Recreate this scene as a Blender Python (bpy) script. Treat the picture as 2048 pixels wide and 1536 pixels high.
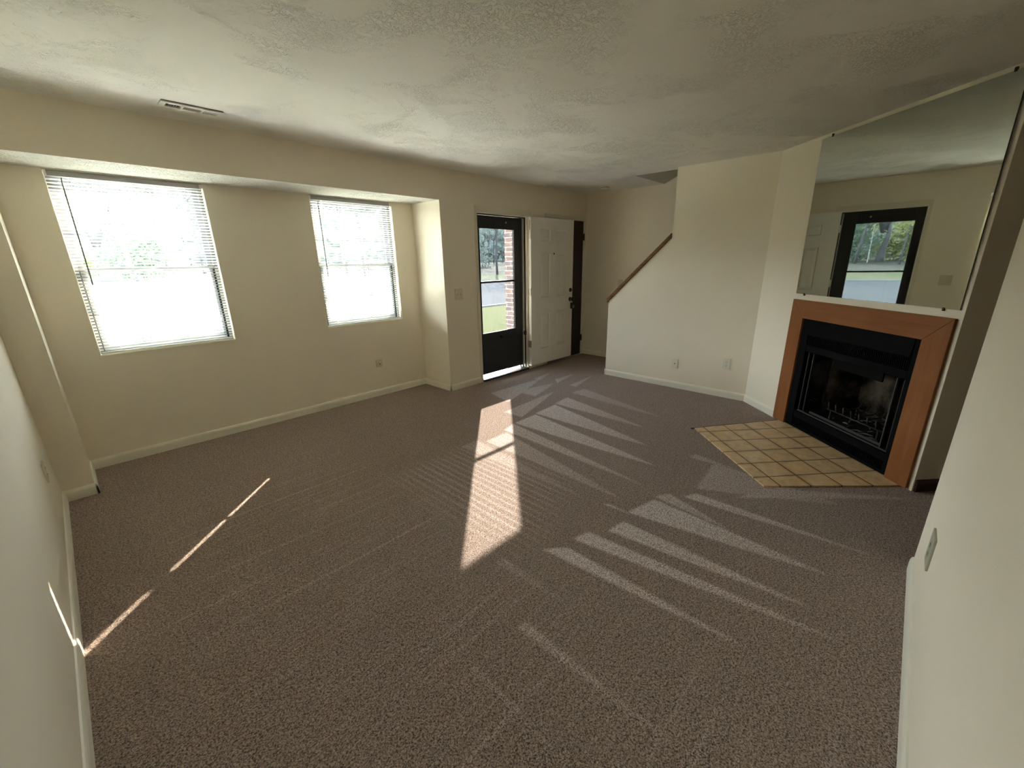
import bpy, math, random
import numpy as np
from mathutils import Vector, Matrix

random.seed(7)
SC = bpy.context.scene
COL = SC.collection
for o in list(bpy.data.objects):
    bpy.data.objects.remove(o)

# ---------------------------------------------------------------- camera
CX, CY, CZ = 0.2654, 0.2584, 1.5065
yaw, pit, rol = [math.radians(a) for a in (42.6191, 17.455, -0.7228)]
FPX = 835.4555
cd = bpy.data.cameras.new('camera')
cam = bpy.data.objects.new('camera', cd)
COL.objects.link(cam)
fw = Vector((math.cos(pit)*math.cos(yaw), math.cos(pit)*math.sin(yaw), -math.sin(pit)))
rt = Vector((math.sin(yaw), -math.cos(yaw), 0))
up = rt.cross(fw)
rt2 = math.cos(rol)*rt + math.sin(rol)*up
up2 = rt2.cross(fw)
cam.matrix_world = Matrix(((rt2.x, up2.x, -fw.x, CX), (rt2.y, up2.y, -fw.y, CY), (rt2.z, up2.z, -fw.z, CZ), (0, 0, 0, 1)))
cd.sensor_width = 36
cd.lens = FPX/2048*36
cd.shift_x = -19.71/2048
cd.shift_y = 14.75/2048
cd.clip_start = 0.02
cd.clip_end = 400
SC.camera = cam

# ---------------------------------------------------------------- view, sky, sun
SC.view_settings.view_transform = 'Standard'
SC.view_settings.look = 'None'
SC.view_settings.gamma = 1
SC.view_settings.use_curve_mapping = False
SC.view_settings.exposure = 1.70
cy = SC.cycles
cy.max_bounces = 14
cy.diffuse_bounces = 9
cy.glossy_bounces = 4
cy.transparent_max_bounces = 12
cy.transmission_bounces = 6
cy.caustics_reflective = False
cy.caustics_refractive = False
cy.use_denoising = True
cy.sample_clamp_indirect = 8

SKY = 24.0
w = bpy.data.worlds.new('sky')
SC.world = w
w.use_nodes = True
nt = w.node_tree
nt.nodes.clear()
wo = nt.nodes.new('ShaderNodeOutputWorld')
bg = nt.nodes.new('ShaderNodeBackground')
tc = nt.nodes.new('ShaderNodeTexCoord')
sx = nt.nodes.new('ShaderNodeSeparateXYZ')
cr = nt.nodes.new('ShaderNodeValToRGB')
cr.color_ramp.elements[0].position = 0.0
cr.color_ramp.elements[0].color = (0.975, 0.995, 0.985, 1)
cr.color_ramp.elements[1].position = 0.7
cr.color_ramp.elements[1].color = (0.72, 0.85, 1.0, 1)
nt.links.new(tc.outputs['Generated'], sx.inputs[0])
nt.links.new(sx.outputs['Z'], cr.inputs[0])
nt.links.new(cr.outputs[0], bg.inputs[0])
bg.inputs[1].default_value = SKY
nt.links.new(bg.outputs[0], wo.inputs[0])

sd = bpy.data.lights.new('sun', 'SUN')
sd.energy = 48
sd.angle = math.radians(0.55)
sd.color = (1.0, 0.86, 0.70)
so = bpy.data.objects.new('sun', sd)
COL.objects.link(so)
so.rotation_euler = Vector((-1.35, -1.365, -1.0)).to_track_quat('-Z', 'Y').to_euler()
so.location = (30, 30, 22)

def portal(name, x0, x1, z0, z1, y):
    L = bpy.data.lights.new(name, 'AREA')
    L.shape = 'RECTANGLE'
    L.size = x1-x0
    L.size_y = z1-z0
    L.cycles.is_portal = True
    o = bpy.data.objects.new(name, L)
    COL.objects.link(o)
    o.location = ((x0+x1)/2, y, (z0+z1)/2)
    o.rotation_euler = (-math.pi/2, 0, 0)     # faces into the room, -Y

# ---------------------------------------------------------------- measured room
H = 2.44
D1, D2 = 4.1672, 4.6775
X1, X2 = 0.1556, 3.2516
XE, XS = 6.0291, 5.1069
YS, Y2, YF = 3.1598, 2.3888, 1.3987
ZS = 2.1288
XN = 2.8443
FL = 1.8864
FA = math.radians(225+2.366)
SD = Vector((math.cos(FA), math.sin(FA), 0))            # along the fireplace face
ND = Vector((math.cos(FA-math.pi/2), math.sin(FA-math.pi/2), 0))   # out of the face
FO = Vector((XS, YF, 0))
def FP(s, n, z):
    return FO + SD*s + ND*n + Vector((0, 0, z))

portal('daylight_portal_left', 0.40, 1.28, 0.85, 2.12, 4.84)
portal('daylight_portal_right', 2.11, 2.99, 0.85, 2.12, 4.84)
portal('daylight_portal_door', 3.77, 4.66, 0.03, 2.04, 4.32)

# ---------------------------------------------------------------- mesh helpers
class MB:
    def __init__(s, f=None):
        s.v, s.f, s.m = [], [], f
    def add(s, vs, fs):
        b = len(s.v)
        if s.m: vs = [s.m(*v) for v in vs]
        s.v += [tuple(v) for v in vs]
        s.f += [tuple(i+b for i in f) for f in fs]
        return s
    def box(s, x0, x1, y0, y1, z0, z1):
        return s.add([(x0,y0,z0),(x1,y0,z0),(x1,y1,z0),(x0,y1,z0),(x0,y0,z1),(x1,y0,z1),(x1,y1,z1),(x0,y1,z1)],
                     [(0,3,2,1),(4,5,6,7),(0,1,5,4),(1,2,6,5),(2,3,7,6),(3,0,4,7)])
    def prism(s, pts, d):
        n = len(pts); d = Vector(d)
        a = [Vector(p) for p in pts]
        return s.add(a+[p+d for p in a], [tuple(range(n))[::-1], tuple(range(n, 2*n))]+[(i, (i+1) % n, (i+1) % n+n, i+n) for i in range(n)])
    def tube(s, pts, r, seg=10, cap=True):
        pts = [Vector(p) for p in pts]
        rs = r if isinstance(r, (list, tuple)) else [r]*len(pts)
        vs, fs = [], []
        ref = None
        for i, p in enumerate(pts):
            t = (pts[min(i+1, len(pts)-1)]-pts[max(i-1, 0)]).normalized()
            if ref is None:
                ref = Vector((0, 0, 1)) if abs(t.z) < .9 else Vector((1, 0, 0))
            a = t.cross(ref).normalized(); b = t.cross(a).normalized(); ref = -b if False else ref
            for k in range(seg):
                q = 2*math.pi*k/seg
                vs.append(p+a*math.cos(q)*rs[i]+b*math.sin(q)*rs[i])
        for i in range(len(pts)-1):
            for k in range(seg):
                k2 = (k+1) % seg
                fs.append((i*seg+k, i*seg+k2, (i+1)*seg+k2, (i+1)*seg+k))
        if cap:
            fs.append(tuple(range(seg))[::-1]); fs.append(tuple(range((len(pts)-1)*seg, len(pts)*seg)))
        return s.add(vs, fs)
    def lathe(s, c, ax, prof, seg=24):
        """prof: (distance along axis, radius)"""
        c = Vector(c); ax = Vector(ax).normalized()
        ref = Vector((0, 0, 1)) if abs(ax.z) < .9 else Vector((1, 0, 0))
        a = ax.cross(ref).normalized(); b = ax.cross(a).normalized()
        vs, fs = [], []
        for h, r in prof:
            for k in range(seg):
                q = 2*math.pi*k/seg
                vs.append(c+ax*h+(a*math.cos(q)+b*math.sin(q))*r)
        for i in range(len(prof)-1):
            for k in range(seg):
                k2 = (k+1) % seg
                fs.append((i*seg+k, i*seg+k2, (i+1)*seg+k2, (i+1)*seg+k))
        fs.append(tuple(range(seg))[::-1]); fs.append(tuple(range((len(prof)-1)*seg, len(prof)*seg)))
        return s.add(vs, fs)
    def build(s, name, mat, parent=None, origin=None, smooth=False, bevel=0, kind=None, **props):
        me = bpy.data.meshes.new(name)
        base = Vector((0, 0, 0))
        if parent is not None:
            base = parent_loc(parent)
            o0 = Vector(origin) if origin is not None else base
        else:
            if origin is None:
                a = np.array(s.v)
                mn, mx = a.min(0), a.max(0)
                origin = ((mn[0]+mx[0])/2, (mn[1]+mx[1])/2, mn[2])
            o0 = Vector(origin)
        me.from_pydata([tuple(Vector(v)-o0) for v in s.v], [], s.f)
        me.update()
        import bmesh
        bm = bmesh.new(); bm.from_mesh(me)
        bmesh.ops.recalc_face_normals(bm, faces=bm.faces)
        bm.to_mesh(me); bm.free()
        o = bpy.data.objects.new(name, me)
        COL.objects.link(o)
        o.location = o0-base
        if parent is not None: o.parent = parent
        if mat is not None: me.materials.append(mat)
        if smooth:
            for p in me.polygons: p.use_smooth = True
        if bevel:
            b = o.modifiers.new('bevel', 'BEVEL')
            b.width = bevel; b.segments = 2; b.limit_method = 'ANGLE'; b.angle_limit = math.radians(40)
            b.harden_normals = False
        if kind: o['kind'] = kind
        for k, v in props.items(): o[k] = v
        return o

def parent_loc(o):
    p = Vector((0, 0, 0))
    while o is not None:
        p += o.location; o = o.parent
    return p

def empty(name, loc, kind=None, **props):
    o = bpy.data.objects.new(name, None)
    COL.objects.link(o)
    o.location = loc
    o.empty_display_size = .05
    if kind: o['kind'] = kind
    for k, v in props.items(): o[k] = v
    return o

def copy_tree(o, parent=None):
    c = o.copy(); COL.objects.link(c); c.parent = parent
    for ch in list(o.children): copy_tree(ch, c)
    return c

# ---------------------------------------------------------------- materials
class NT:
    def __init__(s, name):
        s.m = bpy.data.materials.new(name); s.m.use_nodes = True
        s.t = s.m.node_tree
        s.b = s.t.nodes['Principled BSDF']; s.out = s.t.nodes['Material Output']
        s.tc = None
    def n(s, typ, **kw):
        x = s.t.nodes.new('ShaderNode'+typ)
        for k, v in kw.items(): setattr(x, k, v)
        return x
    def l(s, a, b): s.t.links.new(a, b)
    def obj(s):
        if s.tc is None: s.tc = s.n('TexCoord')
        return s.tc.outputs['Object']
    def pos(s):
        return s.n('NewGeometry').outputs['Position']
    def mapped(s, vec, scale=(1, 1, 1), rot=(0, 0, 0), loc=(0, 0, 0)):
        m = s.n('Mapping'); s.l(vec, m.inputs[0])
        m.inputs['Scale'].default_value = scale; m.inputs['Rotation'].default_value = rot; m.inputs['Location'].default_value = loc
        return m.outputs[0]
    def noise(s, vec, scale, detail=2, rough=.5, dist=0, typ=None):
        x = s.n('TexNoise'); s.l(vec, x.inputs['Vector'])
        if typ: x.noise_type = typ
        x.inputs['Scale'].default_value = scale; x.inputs['Detail'].default_value = detail
        x.inputs['Roughness'].default_value = rough; x.inputs['Distortion'].default_value = dist
        return x.outputs['Fac']
    def ramp(s, fac, stops):
        r = s.n('ValToRGB'); s.l(fac, r.inputs[0])
        e = r.color_ramp.elements
        while len(e) < len(stops): e.new(.5)
        for i, (p, c) in enumerate(stops):
            e[i].position = p
            e[i].color = (c, c, c, 1) if isinstance(c, (int, float)) else (*c, 1)
        return r.outputs[0]
    def math(s, op, a, b=None, clamp=False):
        x = s.n('Math', operation=op); x.use_clamp = clamp
        for i, q in enumerate((a, b)):
            if q is None: continue
            if isinstance(q, (int, float)): x.inputs[i].default_value = q
            else: s.l(q, x.inputs[i])
        return x.outputs[0]
    def mix(s, fac, a, b):
        x = s.n('Mix', data_type='RGBA')
        for i, q in ((0, fac), (6, a), (7, b)):
            if isinstance(q, (int, float)): x.inputs[i].default_value = q
            elif isinstance(q, tuple): x.inputs[i].default_value = (*q, 1)
            else: s.l(q, x.inputs[i])
        return x.outputs[2]
    def bump(s, h, strength=.3, dist=.01, prev=None):
        x = s.n('Bump'); s.l(h, x.inputs['Height'])
        x.inputs['Strength'].default_value = strength; x.inputs['Distance'].default_value = dist
        if prev is not None: s.l(prev, x.inputs['Normal'])
        s.l(x.outputs[0], s.b.inputs['Normal'])
        return x.outputs[0]
    def set(s, **kw):
        for k, v in kw.items():
            k = {'color': 'Base Color', 'rough': 'Roughness', 'metal': 'Metallic', 'spec': 'Specular IOR Level', 'sheen': 'Sheen Weight'}.get(k, k)
            i = s.b.inputs[k]
            if isinstance(v, (int, float)): i.default_value = v
            elif isinstance(v, tuple): i.default_value = (*v, 1)
            else: s.l(v, i)
        return s

def plain(name, color, rough=.5, metal=0, spec=.5, nscale=0, namp=.08, bump=0, bscale=200):
    t = NT(name); t.set(rough=rough, metal=metal, spec=spec)
    if nscale:
        n = t.noise(t.obj(), nscale, 4, .6)
        lo = tuple(c*(1-namp) for c in color); hi = tuple(min(1, c*(1+namp)) for c in color)
        t.set(color=t.ramp(n, [(.3, lo), (.7, hi)]))
    else: t.set(color=color)
    if bump: t.bump(t.noise(t.obj(), bscale, 3), .4, bump)
    return t.m

def paint(name, color, scale=160, dist=.0012, rough=.75):
    t = NT(name); t.set(rough=rough, spec=.25)
    p = t.pos()
    n = t.noise(p, 1.3, 3)
    lo = tuple(c*.97 for c in color)
    t.set(color=t.ramp(n, [(.3, lo), (.7, color)]))
    t.bump(t.noise(p, scale, 3, .6), .45, dist)
    return t.m

WALLC = (.86, .79, .65)
M_WALL = paint('wall_paint', WALLC)
M_TRIM = plain('trim_paint', (.86, .82, .70), .45, nscale=3, namp=.03)
M_PLATE = plain('plate_paint', (.69, .63, .48), .5)
M_PLATEW = plain('plate_white', (.78, .74, .62), .4)
M_WHITE = plain('white_enamel', (.90, .88, .82), .4, nscale=6, namp=.02)
M_VINYL = plain('window_vinyl', (.80, .80, .78), .35)
M_BLACK = plain('black_paint', (.012, .012, .013), .45, nscale=20, namp=.3)
M_BLKMETAL = plain('black_metal', (.004, .0042, .0044), .75, metal=0, spec=.06, nscale=60, namp=.3, bump=.0004, bscale=500)
M_SLOT = plain('dark_slot', (.006, .005, .004), .8)
M_ALU = plain('mill_aluminium', (.55, .56, .58), .4, metal=.6, nscale=30)
M_NICKEL = plain('hinge_steel', (.42, .38, .30), .4, metal=.8, nscale=50, namp=.2)
M_BRONZE = plain('aged_bronze', (.05, .035, .022), .35, metal=.7)
M_PEEP = plain('peephole_dark', (.02, .02, .02), .2)
M_LOCKBOX = plain('lockbox_black', (.02, .02, .022), .5)
M_DIAL = plain('lockbox_grey', (.25, .26, .27), .4, metal=.5)

def wood_mat(name, c1, c2, axis='Z', scale=1.0, rough=.42, spec=.4):
    t = NT(name); t.set(rough=rough, spec=spec)
    sc = {'X': (1.2, 22, 22), 'Y': (22, 1.2, 22), 'Z': (22, 22, 1.2)}[axis]
    v = t.mapped(t.obj(), tuple(a*scale for a in sc))
    n = t.noise(v, 1.6, 5, .6, .6)
    t.set(color=t.ramp(n, [(.3, c1), (.7, c2)]))
    t.bump(n, .15, .001)
    return t.m
M_RAIL = wood_mat('rail_wood', (.12, .058, .020), (.25, .128, .045), 'Y', spec=.1)
M_CLOSET = wood_mat('dark_brown_door', (.018, .006, .004), (.03, .010, .007), 'Z')
M_DARKBASE = wood_mat('dark_base_wood', (.035, .014, .008), (.06, .022, .012), 'X')

def ceiling_mat(name, full=False, dist=.0042):
    t = NT(name); t.set(rough=.9, spec=.1)
    p = t.pos()
    t.set(color=t.ramp(t.noise(p, 2, 3), [(.3, (.84, .815, .755)), (.7, (.88, .855, .795))]))
    mask = t.ramp(t.noise(t.mapped(p, loc=(3.1, 1.7, 0)), 2.2, 4, .65, .6), [(.46, .06), (.60, 1.0)])
    v = t.n('VectorMath', operation='ADD')
    if full: mask = t.ramp(t.noise(p, 3, 2), [(.3, .6), (.6, 1.0)])
    nz = t.n('TexNoise'); t.l(p, nz.inputs['Vector']); nz.inputs['Scale'].default_value = 7; nz.inputs['Detail'].default_value = 2
    vs = t.n('VectorMath', operation='SCALE'); t.l(nz.outputs['Color'], vs.inputs[0]); vs.inputs['Scale'].default_value = .09
    t.l(p, v.inputs[0]); t.l(vs.outputs[0], v.inputs[1])
    r = t.noise(t.mapped(v.outputs[0], (1.0, 1.5, 1)), 40, 1.5, .5, .9)
    ridge = t.math('ABSOLUTE', t.math('SUBTRACT', r, .5))
    ridge = t.ramp(ridge, [(.0, 1.0), (.05, 0.0)])
    h = t.math('MULTIPLY', ridge, mask)
    fine = t.math('MULTIPLY', t.noise(p, 180, 3), .12)
    t.bump(t.math('ADD', h, fine), 1.0, dist)
    return t.m
M_CEIL = ceiling_mat('stomped_ceiling')
M_CEILR = ceiling_mat('stomped_soffit', True, .013)

def carpet_mat():
    t = NT('carpet_pile'); t.set(rough=1.0, spec=.05)
    p = t.pos()
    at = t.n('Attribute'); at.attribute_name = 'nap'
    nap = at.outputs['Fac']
    big = t.noise(p, 1.1, 3, .6)
    tuft = t.noise(p, 185, 2, .6, .6)
    tuft2 = t.noise(t.mapped(p, (1, 1, 1), loc=(5, 3, 1)), 90, 2, .6, .5)
    tf = t.math('ADD', t.math('MULTIPLY', tuft, .72), t.math('MULTIPLY', tuft2, .28))
    base = t.mix(t.ramp(tf, [(.40, 0.0), (.60, 1.0)]), (.098, .068, .053), (.64, .49, .41))  # shade in the pile crevices painted dark, tips painted bright
    base = t.mix(t.ramp(big, [(.35, 0.0), (.7, .18)]), base, (.36, .28, .235))
    # combed lines left by the vacuum cleaner, along X in the left half of the room
    sx = t.n('SeparateXYZ'); t.l(p, sx.inputs[0])
    wob = t.math('MULTIPLY', t.noise(p, .9, 2), .10)
    yy = t.math('ADD', sx.outputs[1], wob)
    def lines(period, lo, hi, seed):
        fr = t.math('FRACT', t.math('DIVIDE', yy, period))
        ln = t.ramp(fr, [(0.0, lo), (.10, hi), (.24, .0), (.80, .0), (1.0, lo)])
        md = t.ramp(t.noise(t.mapped(p, (.6, 9, 1), loc=(seed, 0, 0)), 1.0, 2), [(.42, 0.0), (.62, 1.0)])
        return t.math('MULTIPLY', ln, md)
    ln = t.math('MAXIMUM', lines(.105, 0.0, 1.0, 1.0), t.math('MULTIPLY', lines(.047, 0.0, 1.0, 7.0), .7))
    left = t.math('MULTIPLY', t.ramp(t.math('MULTIPLY', sx.outputs[0], .25), [(.03, 0.0), (.14, 1.0), (.35, 1.0), (.43, 0.0)]),
                  t.ramp(t.math('MULTIPLY', sx.outputs[1], .25), [(.05, .7), (.75, 1.0), (.95, 0.1)]))
    s1 = t.math('MULTIPLY', ln, left)
    nn = t.noise(p, 30, 2)
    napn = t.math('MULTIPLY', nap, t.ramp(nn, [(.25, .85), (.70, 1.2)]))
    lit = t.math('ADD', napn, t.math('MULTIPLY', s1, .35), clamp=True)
    sheen_gain = t.mix(lit, (1.0, 1.0, 1.0), (2.35, 2.62, 3.0))  # sheen of the brushed nap painted into the colour, cool and bright
    mm = t.n('Mix', data_type='RGBA', blend_type='MULTIPLY'); mm.clamp_result = True
    mm.inputs[0].default_value = 1.0; t.l(base, mm.inputs[6]); t.l(sheen_gain, mm.inputs[7])
    t.set(color=mm.outputs[2])
    h = t.math('ADD', tf, t.math('MULTIPLY', lit, -.2))
    h = t.math('ADD', h, t.math('MULTIPLY', s1, -.25))
    t.bump(h, 1.0, .014)
    t.b.inputs['Sheen Weight'].default_value = .15
    t.b.inputs['Sheen Roughness'].default_value = .5
    t.b.inputs['Sheen Tint'].default_value = (.8, .75, .8, 1)
    return t.m
M_CARPET = carpet_mat()

def glass_mat(name, tint=(1, 1, 1), gl=.07):
    t = NT(name)
    t.t.nodes.remove(t.b)
    tr = t.n('BsdfTransparent'); tr.inputs[0].default_value = (*tint, 1)
    g = t.n('BsdfGlossy'); g.inputs['Roughness'].default_value = .02; g.inputs['Color'].default_value = (1, 1, 1, 1)
    m = t.n('MixShader')
    f = t.n('LayerWeight'); f.inputs['Blend'].default_value = .25
    t.l(t.math('MULTIPLY', t.math('ADD', f.outputs['Facing'], .12), gl*3, True), m.inputs[0])
    t.l(tr.outputs[0], m.inputs[1]); t.l(g.outputs[0], m.inputs[2]); t.l(m.outputs[0], t.out.inputs[0])
    return t.m
M_GLASS = glass_mat('window_glass', (.93, .96, .95))
M_STORMGLASS = glass_mat('storm_glass', (.33, .345, .355))
M_DOORGLASS = glass_mat('fire_glass', (.35, .33, .30), .15)

t = NT('mirror_silver'); t.set(color=(.70, .75, .69), metal=1, rough=.015)
M_MIRROR = t.m
t = NT('mirror_edge'); t.set(color=(.03, .05, .045), rough=.2)
M_MEDGE = t.m

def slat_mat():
    t = NT('blind_slat_shaded')
    d = t.b; d.inputs['Base Color'].default_value = (.10, .10, .098, 1); d.inputs['Roughness'].default_value = .6; d.inputs['Specular IOR Level'].default_value = .2  # white slats coloured dark grey, shade painted in so their lines show
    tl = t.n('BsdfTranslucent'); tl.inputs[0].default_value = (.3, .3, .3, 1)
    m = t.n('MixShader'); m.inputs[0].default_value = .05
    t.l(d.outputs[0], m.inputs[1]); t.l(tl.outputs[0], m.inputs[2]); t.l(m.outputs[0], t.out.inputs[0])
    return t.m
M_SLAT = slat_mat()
M_HEAD = plain('headrail_grey', (.40, .39, .38), .5)
M_CORD = plain('blind_cord', (.72, .72, .68), .8)
M_WAND = plain('blind_wand', (.13, .13, .14), .25)  # clear wand coloured dark, as it looks against the light

# ---------------------------------------------------------------- room shell
S = 'structure'
T = .12
MB().box(-T, 0, -T, D2+.16, -.05, H+.1).build('wall_left', M_WALL, kind=S)
MB().box(0, XN, -.115, 0, -.05, H+.1).build('wall_near', M_WALL, kind=S)
MB().box(0, X1, D1, D2+.16, 0, H).build('wall_pier', M_WALL, kind=S)
W1 = (.398, 1.276, .849, 2.1235)
W2 = (2.112, 2.987, .849, 2.1235)
b = MB()
yb0, yb1 = D2, D2+.16
for x0, x1 in ((X1, W1[0]), (W1[1], W2[0]), (W2[1], X2)): b.box(x0, x1, yb0, yb1, 0, ZS+.001)
for W in (W1, W2):
    b.box(W[0], W[1], yb0, yb1, 0, W[2]); b.box(W[0], W[1], yb0, yb1, W[3], ZS+.001)
b.build('wall_window', M_WALL, kind=S)
MB().box(X1, X2, D1, D2+.16, ZS+.0015, H).build('wall_header', M_WALL, kind=S)
MB().box(X1, X2, D1+.0005, D2+.001, ZS, ZS+.0015).build('ceiling_recess', M_CEILR, kind=S)
DX0, DX1, DZ = 3.765, 4.662, 2.045
CXL, CXR, CZT = 5.08, 5.945, 2.057
b = MB()
b.box(X2, DX0, D1, D1+.15, -.06, H); b.box(DX0, DX1, D1, D1+.15, DZ, H)
b.box(DX1, CXL, D1, D1+.15, -.06, H); b.box(CXL, CXR, D1, D1+.15, CZT, H); b.box(CXR, XE, D1, D1+.15, -.06, H); b.box(CXL, CXR, D1, D1+.15, -.06, .001)
b.box(X2, X2+.12, D1+.15, D2+.16, 0, H)
b.build('wall_entry', M_WALL, kind=S)
MB().box(XE, XE+T, -2.3, D1+.15, -.05, 4.9).build('wall_end', M_WALL, kind=S)
ZR1, ZR2 = .982, 1.722
b = MB()
b.prism([(XS, YF-.12, 0), (XS, YS, 0), (XS, YS, ZR1), (XS, Y2, ZR2), (XS, Y2, H+.02), (XS, YF-.12, H+.02)], (.115, 0, 0))
b.build('wall_stair', M_WALL, kind=S)
# fireplace wall, turned across the corner
F0, F1, FZ = .655, 1.702, .99
b = MB(FP)
b.box(0, F0, -.10, 0, 0, H); b.box(F1, FL, -.10, 0, 0, H); b.box(F0, F1, -.10, 0, FZ, H)
b.build('wall_fireplace', M_WALL, kind=S)
b = MB(FP); b.box(FL-.10, FL, -1.1, -.10, 0, H)
b.build('wall_return', M_WALL, kind=S)
# room beyond the opening
b = MB(); b.box(0, XE, -2.42, -2.3, -.05, H); b.build('wall_far_room', M_WALL, kind=S)
MB().box(-T, 0, -2.42, -T, -.05, H).build('wall_side_room', M_WALL, kind=S)
# ceiling with the stairwell cut out
SX0, SY1 = 5.222, 2.955
b = MB()
b.box(-T, SX0, -2.42, D1+.15, H, H+.12); b.box(SX0, XE+T, SY1, D1+.15, H, H+.12)
b.build('ceiling', M_CEIL, kind=S)
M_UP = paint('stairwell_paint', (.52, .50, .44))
b = MB()
b.prism([(SX0, SY1, H+.001), (SX0, SY1, H+.13), (SX0, -2.3, H+2.45), (SX0, -2.3, H+2.32)], (XE-SX0+.05, 0, 0))
b.build('ceiling_stairwell', M_UP, kind=S)
MB().box(SX0-.10, SX0, -2.3, SY1, H+.12, 4.9).build('wall_stairwell', M_WALL, kind=S)
MB().box(-.3, XE+.3, -2.5, D1+.15, 4.9, 5.0).build('ceiling_upper', M_UP, kind=S)

MB().box(SX0, XE+.05, SY1, SY1+.1, H+.12, 4.9).build('wall_stairwell_front', M_WALL, kind=S)
MB().box(SX0-.1, XE+.05, -2.42, -2.3, H, 4.9).build('wall_stairwell_back', M_WALL, kind=S)
MB().box(XN-.115, XN, -2.3, -.115, -.05, H).build('wall_hall_blocker', M_WALL, kind=S)  # unseen wall added to keep light off the return wall

# carpet floor: fine grid with the brushed nap stored per vertex
def build_floor():
    st = .0125
    x = np.arange(-.02, XE+.02, st); y = np.arange(-2.35, D2+.03, st)
    nx, ny = len(x), len(y)
    GX, GY = np.meshgrid(x, y, indexing='ij')
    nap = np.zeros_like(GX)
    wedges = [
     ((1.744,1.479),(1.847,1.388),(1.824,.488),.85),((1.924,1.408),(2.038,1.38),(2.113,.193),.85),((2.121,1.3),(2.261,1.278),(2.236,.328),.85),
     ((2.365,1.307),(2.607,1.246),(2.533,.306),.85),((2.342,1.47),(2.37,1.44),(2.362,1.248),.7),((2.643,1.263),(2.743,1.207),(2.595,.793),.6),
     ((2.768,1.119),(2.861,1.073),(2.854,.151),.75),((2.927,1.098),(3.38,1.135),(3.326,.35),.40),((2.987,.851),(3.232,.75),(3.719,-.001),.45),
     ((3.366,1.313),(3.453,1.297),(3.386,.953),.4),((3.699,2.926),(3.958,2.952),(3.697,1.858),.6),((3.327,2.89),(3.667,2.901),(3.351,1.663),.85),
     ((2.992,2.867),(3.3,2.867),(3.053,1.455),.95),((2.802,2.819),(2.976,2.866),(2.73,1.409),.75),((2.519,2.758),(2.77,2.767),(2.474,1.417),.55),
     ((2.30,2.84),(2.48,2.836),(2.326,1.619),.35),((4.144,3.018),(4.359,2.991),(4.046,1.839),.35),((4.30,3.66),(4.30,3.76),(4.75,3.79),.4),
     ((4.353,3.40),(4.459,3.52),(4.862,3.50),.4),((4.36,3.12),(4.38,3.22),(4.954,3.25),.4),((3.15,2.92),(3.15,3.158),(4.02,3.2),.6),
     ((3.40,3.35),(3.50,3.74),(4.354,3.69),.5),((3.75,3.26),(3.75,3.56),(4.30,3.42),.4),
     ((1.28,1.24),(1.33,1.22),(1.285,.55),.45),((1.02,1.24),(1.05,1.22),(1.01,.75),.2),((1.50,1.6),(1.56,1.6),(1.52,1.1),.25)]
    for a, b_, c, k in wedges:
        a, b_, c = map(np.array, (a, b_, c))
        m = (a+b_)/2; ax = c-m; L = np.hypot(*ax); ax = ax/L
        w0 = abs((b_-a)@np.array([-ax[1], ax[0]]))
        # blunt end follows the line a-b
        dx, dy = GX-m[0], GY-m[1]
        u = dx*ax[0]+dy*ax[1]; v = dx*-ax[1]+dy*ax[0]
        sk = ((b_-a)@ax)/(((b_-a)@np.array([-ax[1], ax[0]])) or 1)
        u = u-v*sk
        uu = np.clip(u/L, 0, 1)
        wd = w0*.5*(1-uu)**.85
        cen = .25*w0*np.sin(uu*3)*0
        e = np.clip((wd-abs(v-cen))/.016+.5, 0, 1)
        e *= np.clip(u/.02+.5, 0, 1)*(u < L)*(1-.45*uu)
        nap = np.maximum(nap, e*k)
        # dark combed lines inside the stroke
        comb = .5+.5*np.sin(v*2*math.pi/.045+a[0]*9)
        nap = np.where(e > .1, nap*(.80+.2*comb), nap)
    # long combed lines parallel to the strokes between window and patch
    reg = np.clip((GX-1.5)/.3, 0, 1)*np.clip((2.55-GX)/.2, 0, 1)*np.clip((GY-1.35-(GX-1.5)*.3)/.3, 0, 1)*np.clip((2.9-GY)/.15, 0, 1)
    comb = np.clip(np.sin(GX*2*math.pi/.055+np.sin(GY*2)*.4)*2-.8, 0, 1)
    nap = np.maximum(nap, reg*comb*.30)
    inside = (GY[:-1, :-1] < D1-.005) | ((GX[:-1, :-1] < X2+.05))
    idx = np.arange(nx*ny).reshape(nx, ny)
    f = np.stack([idx[:-1, :-1], idx[1:, :-1], idx[1:, 1:], idx[:-1, 1:]], -1)[inside]
    me = bpy.data.meshes.new('floor')
    co = np.stack([GX, GY, np.zeros_like(GX)], -1).reshape(-1, 3)
    used = np.zeros(nx*ny, bool); used[f.ravel()] = True
    remap = np.cumsum(used)-1
    co = co[used]; f = remap[f]; nv = nap.ravel()[used]
    me.vertices.add(len(co)); me.vertices.foreach_set('co', co.astype(np.float32).ravel())
    me.loops.add(f.size); me.loops.foreach_set('vertex_index', f.astype(np.int32).ravel())
    me.polygons.add(len(f)); me.polygons.foreach_set('loop_start', np.arange(0, f.size, 4, dtype=np.int32))
    me.update(calc_edges=True)
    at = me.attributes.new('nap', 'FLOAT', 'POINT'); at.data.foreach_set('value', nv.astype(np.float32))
    me.materials.append(M_CARPET)
    o = bpy.data.objects.new('floor', me); COL.objects.link(o); o['kind'] = S
build_floor()
MB().box(-T, XE+T, -2.42, D1+.15, -.08, -.012).build('floor_slab', plain('concrete', (.3, .29, .27), .9), kind=S)

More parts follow.
